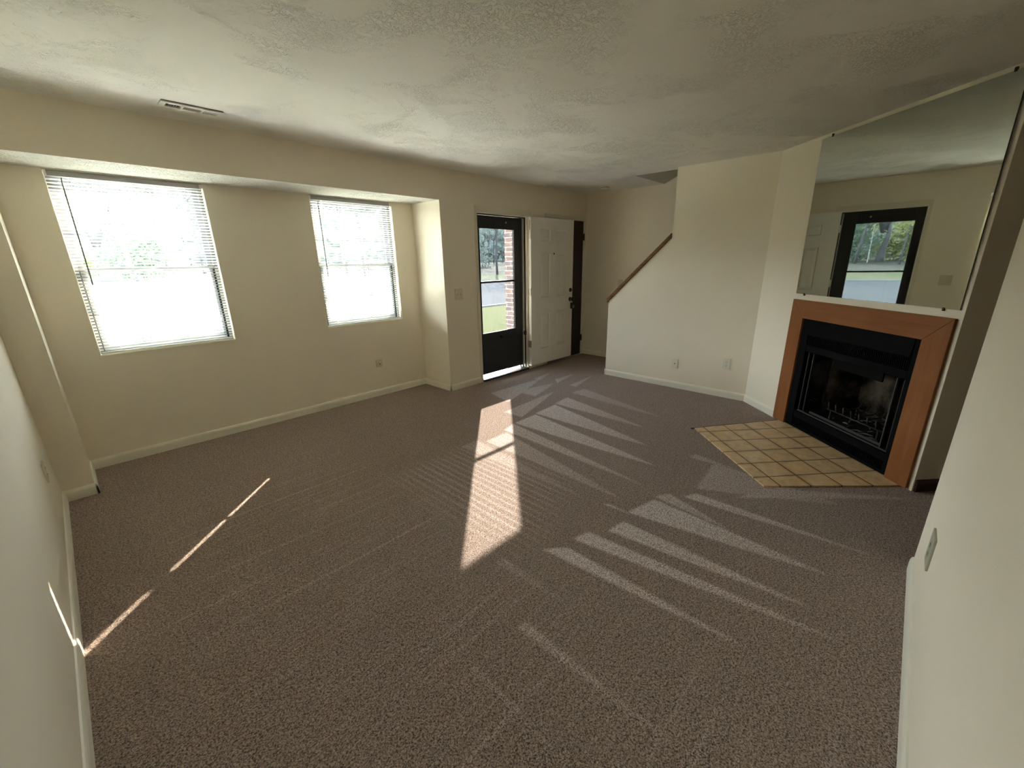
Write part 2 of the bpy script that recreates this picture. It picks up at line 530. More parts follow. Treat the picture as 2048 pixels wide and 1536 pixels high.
# ---------------------------------------------------------------- baseboards
BH, BT = .078, .013
def baseboard(name, p0, p1, nrm, mat=M_TRIM, h=BH, t_=BT):
    """p0->p1 on the wall line, nrm points into the room"""
    p0, p1, n = Vector((*p0, 0)), Vector((*p1, 0)), Vector((*nrm, 0)).normalized()
    prof = [(0, 0), (t_, 0), (t_, h*.72), (t_*.75, h*.88), (t_*.45, h*.97), (0, h)]
    b = MB(); b.prism([p0+n*a+Vector((0, 0, z)) for a, z in prof], p1-p0)
    return b.build(name, mat, kind=S)
baseboard('baseboard_left', (0, 0), (0, D1), (1, 0))
baseboard('baseboard_pier', (0, D1), (X1+BT, D1), (0, -1))
baseboard('baseboard_pier_side', (X1, D1-BT), (X1, D2), (1, 0))
baseboard('baseboard_window', (X1, D2), (X2, D2), (0, -1))
baseboard('baseboard_jog', (X2, D1-BT), (X2, D2), (-1, 0))
baseboard('baseboard_entry', (X2-BT, D1), (3.735, D1), (0, -1))
baseboard('baseboard_end', (XE, 1.5), (XE, D1), (-1, 0))
baseboard('baseboard_stair', (XS, YF), (XS, YS+BT), (-1, 0))
baseboard('baseboard_stair_end', (XS-BT, YS), (XS+.115, YS), (0, 1))
q = FP(.505, 0, 0)
baseboard('baseboard_fireplace', (XS, YF), (q.x, q.y), (ND.x, ND.y))
baseboard('baseboard_near', (0, 0), (XN, 0), (0, 1))
q0, q1 = FP(FL, 0, 0), FP(FL, -1.1, 0)
baseboard('baseboard_return', (q0.x-ND.x*.012, q0.y-ND.y*.012), (q1.x, q1.y), (SD.x, SD.y), M_DARKBASE, .085)

# ---------------------------------------------------------------- windows
def make_window(k, W):
    x0, x1, z0, z1 = W
    r = empty('window_%d' % k, ((x0+x1)/2, D2+.06, z0), kind=S)
    ya, yb_ = D2+.062, D2+.135
    e = .028
    b = MB()
    b.box(x0, x0+e, ya, yb_, z0, z1); b.box(x1-e, x1, ya, yb_, z0, z1)
    b.box(x0+e, x1-e, ya, yb_, z0, z0+e); b.box(x0+e, x1-e, ya, yb_, z1-e, z1)
    b.build('window_frame', M_VINYL, r, bevel=.003)
    zm = 1.475
    st = .036
    for nm, ys0, ys1, za, zb in (('lower_sash', ya+.008, ya+.034, z0+e, zm+.018), ('upper_sash', ya+.038, ya+.064, zm-.018, z1-e)):
        xa, xb = x0+e, x1-e
        b = MB()
        b.box(xa, xa+st, ys0, ys1, za, zb); b.box(xb-st, xb, ys0, ys1, za, zb)
        rl = st+.012 if nm == 'lower_sash' else st
        b.box(xa+st, xb-st, ys0, ys1, za, za+rl); b.box(xa+st, xb-st, ys0, ys1, zb-st, zb)
        s_ = b.build(nm, M_VINYL, r, bevel=.002)
        m = MB()
        gw = (xb-xa-2*st)/3; gz0, gz1 = za+rl, zb-st; ym = (ys0+ys1)/2
        for i in (1, 2): m.box(xa+st+gw*i-.009, xa+st+gw*i+.009, ym-.006, ym+.006, gz0, gz1)
        m.box(xa+st, xb-st, ym-.0055, ym+.0055, (gz0+gz1)/2-.009, (gz0+gz1)/2+.009)
        m.build('muntin_grid', M_VINYL, s_)
        MB().box(xa+st, xb-st, ym+.008, ym+.011, gz0, gz1).build('glass_pane', M_GLASS, s_)
    # dark track between lower sash and frame
    b = MB()
    b.box(x1-e-.014, x1-e, ya-.001, ya+.008, z0+e, zm); b.box(x0+e, x0+e+.004, ya-.001, ya+.008, z0+e, zm)
    b.build('sash_track', M_SLOT, r)
    b = MB(); b.box(x0+e, x1-e, ya+.002, ya+.036, zm+.018, zm+.022)  # dark strip standing in for the shadow gap above the meeting rail
    b.build('dark_strip', M_SLOT, r)
    b = MB(); b.box(x0, x1, D2-.004, ya, z0, z0+.012)
    b.build('window_sill', M_TRIM, r, bevel=.002)
make_window(1, W1)
make_window(2, W2)

def make_blind(W, label, slot=None):
    x0, x1, z0, z1 = W
    r = empty('mini_blind', ((x0+x1)/2, D2+.03, z0), label=label, category='window blind', group='white mini blinds in the windows')
    yc = D2+.030
    xa, xb = x0+.006, x1-.008
    b = MB(); b.box(xa, xb, yc-.018, yc+.014, z1-.038, z1-.002); b.build('headrail', M_HEAD, r, bevel=.002)
    for q_ in (xa, xb-.012):
        b = MB(); b.box(q_, q_+.012, yc-.021, yc+.016, z1-.038, z1-.002); b.build('end_bracket', M_WHITE, r, bevel=.001)
    n = 54
    zt, zb = z1-.046, z0+.034
    tilt = math.radians(23)
    wd = .0125
    prof = []
    for i in range(5):
        u = -1+2*i/4
        cu = .0016*(1-u*u)
        # room-side edge raised
        prof.append((u*wd*math.cos(tilt)+cu*math.sin(tilt), -u*wd*math.sin(tilt)+cu*math.cos(tilt)))
    b = MB()
    rnd = random.Random(int(x0*100))
    for k in range(n):
        z = zt-(zt-zb)*k/(n-1)+rnd.uniform(-.0006, .0006)
        spans = [(xa, xb)]
        if slot: spans = [(xa, slot-.0042), (slot+.0042, xb)]
        for (u0, u1) in spans:
            b.add([(u, yc+p, z+q_) for u in (u0, u1) for p, q_ in prof], [(i, i+1, i+6, i+5) for i in range(4)])
        if slot:   # rims of the routed cord hole
            for i in (0, 3): b.add([(u, yc+p, z+q_) for u in (slot-.0042, slot+.0042) for p, q_ in (prof[i], (prof[i+1] if i == 3 else prof[1]))], [(0, 1, 3, 2)])
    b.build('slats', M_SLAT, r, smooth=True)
    b = MB(); b.box(xa, xb, yc-.011, yc+.011, z0+.014, z0+.026); b.build('bottom_rail', M_WHITE, r, bevel=.002)
    b = MB()
    for fx in (.135, .5, .865):
        x = xa+(xb-xa)*fx
        for yy in (yc-.0135, yc+.0135):
            b.tube([(x, yy, z0+.02), (x, yy, z1-.03)], .0008, 5)
    b.build('ladder_cords', M_CORD, r)
    b = MB()
    xw = x0+.082
    b.tube([(xw, yc-.023, z1-.045), (xw-.004, yc-.028, z1-.08), (xw-.008, yc-.030, 1.372)], .0042, 6)
    b.build('tilt_wand', M_WAND, r)
make_blind(W1, 'white mini blind with darkened clear wand in the left window nearest the pier')
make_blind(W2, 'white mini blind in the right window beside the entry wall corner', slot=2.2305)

# ---------------------------------------------------------------- entry: storm door
YG = 4.2536
d1 = empty('door_1', ((DX0+DX1)/2, YG, 0), kind=S)
b = MB()
b.box(DX0-.0, DX0+.014, D1-.002, D1+.15, 0, DZ); b.box(DX1-.010, DX1, D1-.002, D1+.15, 0, DZ); b.box(DX0+.014, DX1-.010, D1-.002, D1+.15, DZ-.008, DZ)
b.build('door_jamb', M_TRIM, d1)
b = MB()
b.box(DX1-.022, DX1-.010, 4.200, 4.214, .03, DZ-.008); b.box(DX0+.014, DX0+.02, 4.200, 4.214, .03, DZ-.008); b.box(DX0+.014, DX1-.010, 4.200, 4.214, DZ-.022, DZ-.008)
b.build('dark_strip', M_BLACK, d1)  # black weatherstrip round the door jamb
b = MB(); b.box(DX0+.014, DX1-.012, 4.14, 4.34, .0, .028); b.build('threshold', plain('threshold_dark', (.02, .02, .02), .4), d1)
b = MB(); b.box(DX0+.014, DX0+.03, YG+.0, YG+.035, .028, DZ-.008); b.box(DX0+.03, DX1-.011, YG+.0, YG+.035, DZ-.014, DZ-.008); b.box(4.600, DX1-.010, YG+.017, YG+.04, .028, DZ-.014); b.box(4.6245, DX1-.010, YG-.006, YG+.017, .028, DZ-.014)
b.build('storm_frame', plain('frame_grey', (.50, .50, .49), .5), d1)
gx0, gx1, gz0, gz1, gzm = 3.862, 4.478, .602, 1.884, 1.245
sx0, sx1, sz0, sz1 = 3.782, 4.624, .062, 2.026
b = MB()
b.box(sx0, gx0, YG-.016, YG+.016, sz0, sz1); b.box(gx1, sx1, YG-.016, YG+.016, sz0, sz1)
b.box(gx0, gx1, YG-.016, YG+.016, gz1, sz1); b.box(gx0, gx1, YG-.016, YG+.016, sz0, gz0)
b.build('door_frame', M_BLACK, d1, bevel=.003)
b = MB(); b.box(gx0+.0, gx1-.0, YG-.02, YG-.016, .14, .545); b.build('kick_panel', M_BLACK, d1, bevel=.002)
b = MB(); b.box(gx0, gx1, YG-.014, YG+.014, gzm-.012, gzm+.012); b.build('crossbar', M_BLACK, d1, bevel=.002)
MB().box(gx0, gx1, YG-.003, YG+.003, gzm+.012, gz1).build('upper_glass', M_STORMGLASS, d1)
MB().box(gx0, gx1, YG+.004, YG+.010, gz0, gzm-.012).build('lower_glass', M_STORMGLASS, d1)
b = MB()
for x, s_ in ((gx0, 1), (gx1, -1)):
    b.box(min(x, x+s_*.006), max(x, x+s_*.006), YG-.018, YG-.004, gz0, gz1)
b.box(gx0, gx1, YG-.018, YG-.004, gz0, gz0+.006); b.box(gx0, gx1, YG-.018, YG-.004, gz1-.006, gz1)
b.build('glass_bead', M_ALU if False else M_BLACK, d1)
b = MB(); b.tube([(4.19, YG-.045, .530), (4.50, YG-.045, .532)], .013, 12); b.tube([(4.50, YG-.045, .532), (4.64, YG-.045, .525)], .005, 8)
b.box(4.175, 4.205, YG-.05, YG-.016, .518, .545)
cl = b.build('door_closer', M_BLACK, d1)
b = MB(); b.box(4.624, 4.651, YG-.065, YG-.035, .495, .555); b.build('closer_bracket', M_BLACK, d1, bevel=.003)
b = MB(); b.lathe((4.329, YG-.016, 1.96), (0, -1, 0), [(0, .011), (.006, .011), (.008, .004)], 14); b.build('door_knob', M_NICKEL, d1, smooth=False)

# casing round the entry
b = MB()
cx0, czt = 3.735, 2.113
b.box(cx0, DX0, D1-.012, D1, 0, czt); b.box(DX0, DX1+.06, D1-.012, D1, DZ, czt)
b.box(DX1, DX1+.03, D1-.012, D1, 0, DZ)
b.build('trim_entry', plain('casing_paint', (.73, .68, .54), .5), kind=S, bevel=.002)
b = MB()
b.box(CXR, CXR+.056, D1-.012, D1, 0, CZT+.052); b.box(CXL-.056, CXR, D1-.012, D1, CZT, CZT+.052); b.box(CXL-.056, CXL, D1-.012, D1, 0, CZT)
b.build('trim_closet', plain('casing_white', (.76, .73, .62), .5), kind=S, bevel=.002)
# dark closet door behind the open front door
d3 = empty('door_3', (5.5, D1+.03, 0), kind=S)
b = MB(); b.box(CXL+.003, CXR-.003, D1-.004, D1+.034, .018, CZT-.003); b.build('door_slab', M_CLOSET, d3, bevel=.002)
for z in (1.83, .285):
    b = MB(); b.box(CXR-.020, CXR+.022, D1-.016, D1-.004, z-.045, z+.045); b.tube([(CXR, D1-.02, z-.05), (CXR, D1-.02, z+.05)], .009, 10)
    b.build('hinge', M_BRONZE, d3)
MB().box(CXL-.1, CXR+.1, D1+.15, D1+.17, -.02, 2.2).build('wall_closet_back', M_WALL, kind=S)

# ---------------------------------------------------------------- white six-panel front door, swung open
HX, HY = 4.652, 4.098
A2 = math.atan2(4.072-4.098, .914)
DU = Vector((math.cos(A2), math.sin(A2), 0)); DV = Vector((-math.sin(A2), math.cos(A2), 0))
def DP(u, v, z): return Vector((HX, HY, 0))+DU*u+DV*v+Vector((0, 0, z))
d2 = empty('door_2', (HX, HY, 0), kind=S)
DW, DB, DT = .914, .055, 2.044
cols = [(.195, .395), (.535, .745)]
rows = [(.275, .79), (1.0, 1.59), (1.75, 1.90)]
b = MB(DP)
us = sorted({0, DW, *[c for q in cols for c in q]}); zs_ = sorted({DB, DT, *[c for q in rows for c in q]})
for i in range(len(us)-1):
    for j in range(len(zs_)-1):
        u0, u1, za, zb = us[i], us[i+1], zs_[j], zs_[j+1]
        if (u0, u1) in cols and (za, zb) in rows: continue
        b.add([(u0, 0, za), (u1, 0, za), (u1, 0, zb), (u0, 0, zb)], [(0, 1, 2, 3)])
b.add([(0, .044, DB), (DW, .044, DB), (DW, .044, DT), (0, .044, DT)], [(3, 2, 1, 0)])
b.add([(0, 0, DB), (0, .044, DB), (0, .044, DT), (0, 0, DT)], [(0, 1, 2, 3)])
b.add([(DW, 0, DB), (DW, .044, DB), (DW, .044, DT), (DW, 0, DT)], [(3, 2, 1, 0)])
b.add([(0, 0, DB), (DW, 0, DB), (DW, .044, DB), (0, .044, DB)], [(3, 2, 1, 0)])
b.add([(0, 0, DT), (DW, 0, DT), (DW, .044, DT), (0, .044, DT)], [(0, 1, 2, 3)])
leaf = b.build('door_slab', M_WHITE, d2)
for za, zb in rows:
    for u0, u1 in cols:
        b = MB(DP)
        rings = [(0, 0), (.006, .011), (.016, .0125), (.042, .003), (.046, .002)]
        vs = []
        for ins, dp in rings:
            vs += [(u0+ins, dp, za+ins), (u1-ins, dp, za+ins), (u1-ins, dp, zb-ins), (u0+ins, dp, zb-ins)]
        fs = [(4*i+k, 4*i+(k+1) % 4, 4*i+4+(k+1) % 4, 4*i+4+k) for i in range(len(rings)-1) for k in range(4)]
        fs.append((16, 17, 18, 19))
        b.add(vs, fs); b.build('raised_panel', M_WHITE, d2)
for z in (1.82, 1.088, .37):
    b = MB(DP); b.box(-.003, 0, .004, .040, z-.048, z+.048); b.box(-.022, -.0, .044, .047, z-.048, z+.048)
    b.tube([(-.006, .002, z-.05), (-.006, .002, z+.05)], .0065, 10)
    b.build('hinge', M_NICKEL if z < .5 else M_PLATEW, d2)
b = MB(DP); b.box(-.0025, 0, .012, .030, 1.885, 2.00); b.build('edge_plate', plain('plate_cream', (.62, .55, .36), .5), d2)
b = MB(DP); b.lathe((.475, .001, 1.585), (DV*-1), [(0, .011), (.004, .011), (.005, .006)], 16)
b2 = MB(); b2.lathe(DP(.475, .001, 1.585), -DV, [(0, .012), (.005, .012), (.006, .006)], 16); b2.build('peephole', M_PEEP, d2)
b2 = MB(); b2.lathe(DP(.862, .001, 1.07), -DV, [(0, .030), (.008, .030), (.014, .024), (.016, .010), (.030, .009)], 20); b2.build('deadbolt', M_BRONZE, d2)
b2 = MB(); b2.lathe(DP(.858, .001, .935), -DV, [(0, .032), (.006, .031), (.012, .013), (.030, .012), (.038, .024), (.052, .029), (.064, .024), (.068, .010)], 22); b2.build('door_knob', M_BRONZE, d2, smooth=True)

lb = empty('lockbox', DP(.862, -.045, .80), label='small black key lockbox hanging from the knob of the open white door', category='lockbox')
b = MB(DP); b.box(.832, .892, -.064, -.026, .795, .885); b.build('box_body', M_LOCKBOX, lb, bevel=.006)
b2 = MB(); b2.tube([DP(.838, -.033, .88), DP(.838, -.033, .935), DP(.846, -.033, .958), DP(.858, -.033, .966), DP(.872, -.033, .958), DP(.882, -.033, .935), DP(.882, -.033, .88)], .0045, 8); b2.build('shackle', M_DIAL, lb, smooth=True)
b = MB(DP); b.box(.842, .884, -.068, -.064, .805, .85); b.build('dial_plate', M_DIAL, lb, bevel=.001)

# ---------------------------------------------------------------- stair rail cap
b = MB()
sl = (ZR2-ZR1)/(Y2-YS)
def rail(y, x, dz): return (x, y, ZR1+(y-YS)*sl+dz)
yA, yB = YS+.018, Y2-.001
b.prism([rail(yA, XS-.022, .0), rail(yB, XS-.022, .0), rail(yB, XS-.022, .052), rail(yA, XS-.022, .052)], (.155, 0, 0))
rc = b.build('stair_rail_cap', M_RAIL, bevel=.004, label='long sloping brown wooden cap on the stair half wall', category='handrail')
# ---------------------------------------------------------------- hearth
hp = [(4.687, .980), (3.969, 1.506), (3.249, .759), (3.822, .113)]
def hearth_mat():
    t = NT('hearth_tile'); t.set(rough=.45, spec=.4)
    p = t.pos()
    v = t.mapped(p, (1, 1, 1), (0, 0, -FA))       # rotate so x' runs along the face
    v.node.vector_type = 'POINT'
    sp = t.n('SeparateXYZ'); t.l(v, sp.inputs[0])
    # offsets chosen from the measured joint lines
    c, s_ = math.cos(-FA), math.sin(-FA)
    def rotp(x, y): return (x*c-y*s_, x*s_+y*c)
    j = [rotp(*q) for q in ((3.969, 1.373), (3.832, 1.219), (3.687, 1.077), (3.548, .927), (3.412, .772))]
    pt = .2075
    ox = sum(a[0]-k*pt for k, a in enumerate(j))/5; oy = sum(a[1] for a in j)/5
    masks = []; cells = []
    for out, o_ in ((sp.outputs[0], ox), (sp.outputs[1], oy)):
        q = t.math('DIVIDE', t.math('SUBTRACT', out, o_), pt)
        fr = t.math('FRACT', q)
        d = t.math('MINIMUM', fr, t.math('SUBTRACT', 1.0, fr))
        masks.append(d); cells.append(t.math('FLOOR', q))
    d = t.math('MINIMUM', masks[0], masks[1])
    grout = t.ramp(d, [(.014, 1.0), (.026, 0.0)])
    cmb = t.n('CombineXYZ'); t.l(cells[0], cmb.inputs[0]); t.l(cells[1], cmb.inputs[1])
    wn = t.n('TexWhiteNoise'); t.l(cmb.outputs[0], wn.inputs['Vector'])
    cloud = t.noise(p, 9, 5, .6)
    edge = t.ramp(d, [(.0, 1.0), (.16, 0.0)])
    col = t.mix(t.ramp(cloud, [(.3, 0.0), (.75, 1.0)]), (.66, .44, .22), (.84, .63, .39))
    col = t.mix(t.math('MULTIPLY', t.ramp(t.noise(p, 5, 3), [(.40, 0.0), (.62, 1.0)]), t.math('MULTIPLY', edge, .85)), col, (.42, .25, .10))
    col = t.mix(t.math('MULTIPLY', t.ramp(t.noise(p, 13, 4, .7), [(.50, 0.0), (.66, 1.0)]), .45), col, (.40, .25, .12))
    col = t.mix(t.math('MULTIPLY', wn.outputs['Value'], .18), col, (.50, .36, .19))
    col = t.mix(grout, col, (.05, .028, .014))
    t.set(color=col)
    t.bump(t.math('ADD', t.math('MULTIPLY', grout, -1.0), t.math('MULTIPLY', cloud, .08)), .6, .003)
    return t.m
he = empty('tiled_hearth', (3.9, .84, 0), label='low hearth of square tan tiles set into the carpet before the fireplace', category='hearth')
def s_of(p_): return (Vector((*p_, 0))-FO).dot(SD)
fa_, fb_ = FP(s_of(hp[0])-.01, .001, 0), FP(s_of(hp[3]), .001, 0)
slab = [(fa_.x, fa_.y), hp[0], hp[1], hp[2], hp[3], (fb_.x, fb_.y)]
b = MB(); b.prism([(x, y, -.01) for x, y in slab], (0, 0, .019)); b.build('tile_slab', hearth_mat(), he)
M_STRIP = plain('tack_strip', (.03, .018, .012), .8)
b = MB()
a0, a1 = Vector((*hp[0], 0)), Vector((*hp[1], 0)); dd = (a1-a0).normalized(); nn_ = Vector((-dd.y, dd.x, 0))
if nn_.y < 0: nn_ = -nn_
a1 = a1+dd*.03
b.prism([a0+nn_*.0, a1+nn_*.0, a1+nn_*.016, a0+nn_*.016], (0, 0, .006)); b.build('edge_gap', M_STRIP, he)
b = MB(); b.prism([a0+nn_*.016, a1+nn_*.016, a1+nn_*.024, a0+nn_*.024], (0, 0, .008)); b.build('edge_strip', plain('edge_thread', (.45, .36, .25), .7), he)

# ---------------------------------------------------------------- fireplace
fp = empty('fireplace', FP((F0+F1)/2, 0, 0), label='corner fireplace with cherry brown wooden surround and black metal insert', category='fireplace')
def surr_mat(name, axis_s):
    t = NT(name); t.set(rough=.5, spec=.15)
    p = t.mapped(t.pos(), (1, 1, 1), (0, 0, -FA))
    sc = (1.5, 18, 18) if axis_s else (18, 18, 1.5)
    n = t.noise(t.mapped(p, sc), 1.4, 5, .6, .7)
    cl = t.noise(p, 3, 3)
    col = t.ramp(n, [(.25, (.20, .070, .020)), (.75, (.29, .108, .034))])
    col = t.mix(t.ramp(cl, [(.4, 0.0), (.75, .35)]), col, (.34, .155, .065))
    t.set(color=col); t.bump(n, .12, .001)
    return t.m
M_SV, M_SH = surr_mat('cherry_upright', False), surr_mat('cherry_lintel', True)
so0, so1, szt = .503, 1.862, 1.143
TH = .022
b = MB(FP); b.prism([(0, 0, 0)]*0 or [(so0, .0, 0), (F0, .0, 0), (F0, .0, FZ), (so0, .0, szt)], (0, 0, 0))
def board(name, pts, mat):
    b = MB(FP)
    n = len(pts)
    b.add([(s_, .001, z) for s_, z in pts]+[(s_, TH, z) for s_, z in pts],
          [tuple(range(n)), tuple(range(n, 2*n))[::-1]]+[(i, (i+1) % n, (i+1) % n+n, i+n) for i in range(n)])
    return b.build(name, mat, fp, bevel=.0025)
board('surround_leg', [(so0, .009), (F0, .009), (F0, FZ), (so0, szt)], M_SV)
board('surround_leg', [(F1, .009), (so1, .009), (so1, szt), (F1, FZ)], M_SV)
board('surround_lintel', [(so0, szt), (F0, FZ), (F1, FZ), (so1, szt)], M_SH)
# black metal insert: front ring, hood, louvres, firebox
OS0, OS1, OZ0, OZ1 = .735, 1.655, .165, .712
b = MB(FP)
e0, e1 = F0+.001, F1-.001
b.box(e0, OS0, -.02, .006, .01, FZ-.001); b.box(OS1, e1, -.02, .006, .01, FZ-.001)
b.box(OS0, OS1, -.02, .006, .855, FZ-.001)
b.box(OS0, OS1, -.02, .003, OZ1, .770)
b.box(OS0, OS1, -.02, .003, .105, OZ0); b.box(OS0, OS1, -.02, .004, .01, .035)
b.build('metal_face', M_BLKMETAL, fp, bevel=.003)
b = MB(FP)
b.add([(OS0, .006, .99), (OS1, .006, .99), (OS1, .022, .865), (OS0, .022, .865), (OS0, .006, .852), (OS1, .006, .852)], [(0, 1, 2, 3), (3, 2, 5, 4)])
b.build('hood', M_BLKMETAL, fp)
b = MB(FP)
b.box(OS0, OS1, -.05, -.045, .77, .855)
for i in range(62):
    s_ = OS0+.012+(OS1-OS0-.024)*i/61
    b.box(s_-.0028, s_+.0028, -.045, .001, .775, .850)
b.build('upper_louvre', M_BLKMETAL, fp)
b = MB(FP)
b.box(OS0, OS1, -.05, -.045, .035, .105)
for i in range(62):
    s_ = OS0+.012+(OS1-OS0-.024)*i/61
    b.box(s_-.0028, s_+.0028, -.045, .001, .04, .102)
b.build('lower_louvre', M_BLKMETAL, fp)
M_FIREBRICK = None
t = NT('refractory_panel'); t.set(rough=.95, spec=.1)
v = t.mapped(t.pos(), (1, 1, 1), (0, 0, -FA))
cl = t.noise(v, 5, 4, .6)
t.set(color=t.ramp(cl, [(.42, (.005, .004, .003)), (.66, (.10, .08, .062))]))
t.bump(t.noise(v, 60, 4), .4, .003)
M_FIREBRICK = t.m
t = NT('soot_steel'); t.set(rough=.85, spec=.2)
t.set(color=t.ramp(t.noise(t.pos(), 8, 4), [(.35, (.005, .0045, .004)), (.7, (.014, .012, .010))]))
M_SOOT = t.m
BD = -.46
bs0, bs1 = OS0+.15, OS1-.15
b = MB(FP)
b.add([(bs0, BD, OZ0-.0), (bs1, BD, OZ0-.0), (bs1, BD, .80), (bs0, BD, .80)], [(0, 1, 2, 3)])
b.add([(OS0-.01, -.04, OZ0), (bs0, BD, OZ0), (bs0, BD, .80), (OS0-.01, -.04, .80)], [(0, 1, 2, 3)])
b.add([(OS1+.01, -.04, OZ0), (bs1, BD, OZ0), (bs1, BD, .80), (OS1+.01, -.04, .80)], [(0, 1, 2, 3)])
b.build('refractory_lining', M_FIREBRICK, fp)
b = MB(FP)
b.add([(OS0-.01, -.015, OZ0), (OS1+.01, -.015, OZ0), (bs1, BD, OZ0), (bs0, BD, OZ0)], [(0, 1, 2, 3)])
b.add([(OS0-.01, -.015, .80), (OS1+.01, -.015, .80), (bs1, BD, .80), (bs0, BD, .80)], [(0, 1, 2, 3)])
b.box(OS0-.012, OS1+.012, -.05, -.022, OZ1-.0, .80)
b.box(F0, F1, -.56, -.55, 0, 1.05); b.box(F0, F0+.01, -.55, -.02, 0, 1.05); b.box(F1-.01, F1, -.55, -.02, 0, 1.05); b.box(F0, F1, -.55, -.02, 1.04, 1.05)
b.build('firebox_shell', M_SOOT, fp)
b = MB(FP); b.box(OS0+.16, OS0+.62, -.16, -.145, .60, .68); b.build('smoke_shield', plain('shield_steel', (.008, .007, .0065), .8, spec=.05), fp, bevel=.002)
# folded glass doors at both sides of the opening
for side in (0, 1):
    for k in (0, 1):
        b = MB(FP)
        if side: s0 = OS1-.012-k*.055
        else: s0 = OS0+.012+k*.055
        s1 = s0+(.02 if side == 0 else -.02)
        f_ = .010
        n0, n1 = (-.02, -.20)
        za, zb = OZ0+.012, OZ1-.012
        lo, hi = min(s0, s1)+.006, min(s0, s1)+.014
        b.box(lo, hi, n1, n1+.014, za, zb); b.box(lo, hi, n0-.014, n0, za, zb)
        b.box(lo, hi, n1+.014, n0-.014, za, za+.016); b.box(lo, hi, n1+.014, n0-.014, zb-.016, zb)
        g = b.build('glass_door', plain('door_steel', (.035, .033, .03), .5, metal=.2) if k == 0 and side == 0 else bpy.data.materials['door_steel'], fp)
        b = MB(FP); b.box(lo+.003, lo+.005, n1+.014, n0-.014, za+.016, zb-.016); b.build('glass_pane', M_DOORGLASS, g)
b = MB(FP); b.box(OS0+.01, OS1-.01, -.030, -.018, OZ0, OZ0+.010); b.box(OS0+.10, OS1-.12, -.075, -.065, OZ0, OZ0+.02)
b.build('door_track', M_ALU if False else plain('track_steel', (.07, .065, .06), .5, metal=.4), fp)

# log grate
gr = empty('log_grate', FP(1.22, -.25, OZ0), label='rusty black iron log grate standing inside the fireplace', category='fire grate')
t = NT('grate_iron'); t.set(rough=.55, metal=.5, color=(.045, .04, .035)); M_GRATE = t.m
gz = OZ0+.085
b = MB()
b.tube([FP(.96, -.12, gz), FP(1.50, -.12, gz)], .007, 8); b.tube([FP(.99, -.36, gz), FP(1.46, -.36, gz)], .007, 8)
b.build('cross_rod', M_GRATE, gr, smooth=True)
for i in range(7):
    s_ = 1.0+i*.075
    b = MB(); b.tube([FP(s_, -.085, gz+.075), FP(s_, -.095, gz+.02), FP(s_, -.12, gz+.006), FP(s_, -.24, gz-.004), FP(s_, -.37, gz+.006), FP(s_, -.40, gz+.05)], .0065, 8)
    b.build('grate_bar', M_GRATE, gr, smooth=True)
for s_ in (1.0, 1.45):
    for n_ in (-.12, -.36):
        b = MB(); b.tube([FP(s_, n_, gz), FP(s_, n_, OZ0+.001)], .0065, 8); b.build('leg', M_GRATE, gr)
# ash and bark scraps
b = MB()
rr = random.Random(3)
for i in range(26):
    s_, n_ = rr.uniform(.95, 1.5), rr.uniform(-.40, -.10); a_ = rr.uniform(0, 3.14); l_ = rr.uniform(.02, .06)
    c_, q_ = math.cos(a_)*l_, math.sin(a_)*l_*.6
    b.tube([FP(s_-c_, n_-q_, OZ0+.006), FP(s_, n_, OZ0+.011), FP(s_+c_, n_+q_, OZ0+.006)], [.003, .006, .003], 5)
b.build('ash_debris', plain('ash', (.18, .16, .14), .95, nscale=40, namp=.4), kind='stuff', label='grey ash and burnt scraps on the firebox floor', category='ash')

# ---------------------------------------------------------------- mirror
mi = empty('wall_mirror', FP(1.185, 0, 1.193), label='large frameless rectangular mirror fixed above the fireplace', category='mirror')
ms0, ms1, mz0, mz1 = .507, 1.862, 1.193, 2.408
MT = math.radians(-.57)
def MP(s_, n, z):      # leans very slightly forward at the top
    return FP(s_, n+.004+(z-mz0)*math.tan(-MT)*1.0, z)
b = MB(MP); b.add([(ms0, .006, mz0), (ms1, .006, mz0), (ms1, .006, mz1), (ms0, .006, mz1)], [(0, 1, 2, 3)]); b.build('silvered_face', M_MIRROR, mi)
b = MB(MP); b.box(ms0, ms1, 0, .0055, mz0, mz1); b.build('glass_body', M_MEDGE, mi)
for s_, z, d_ in ((.612, mz1, 1), (1.80, mz1, 1), (.605, mz0, -1), (1.77, mz0, -1)):
    b = MB(MP); b.box(s_-.006, s_+.006, -.003, .010, z-.006 if d_ > 0 else z-.014, z+.016 if d_ > 0 else z+.006)
    b.build('mirror_clip', M_BRONZE, mi, bevel=.002)

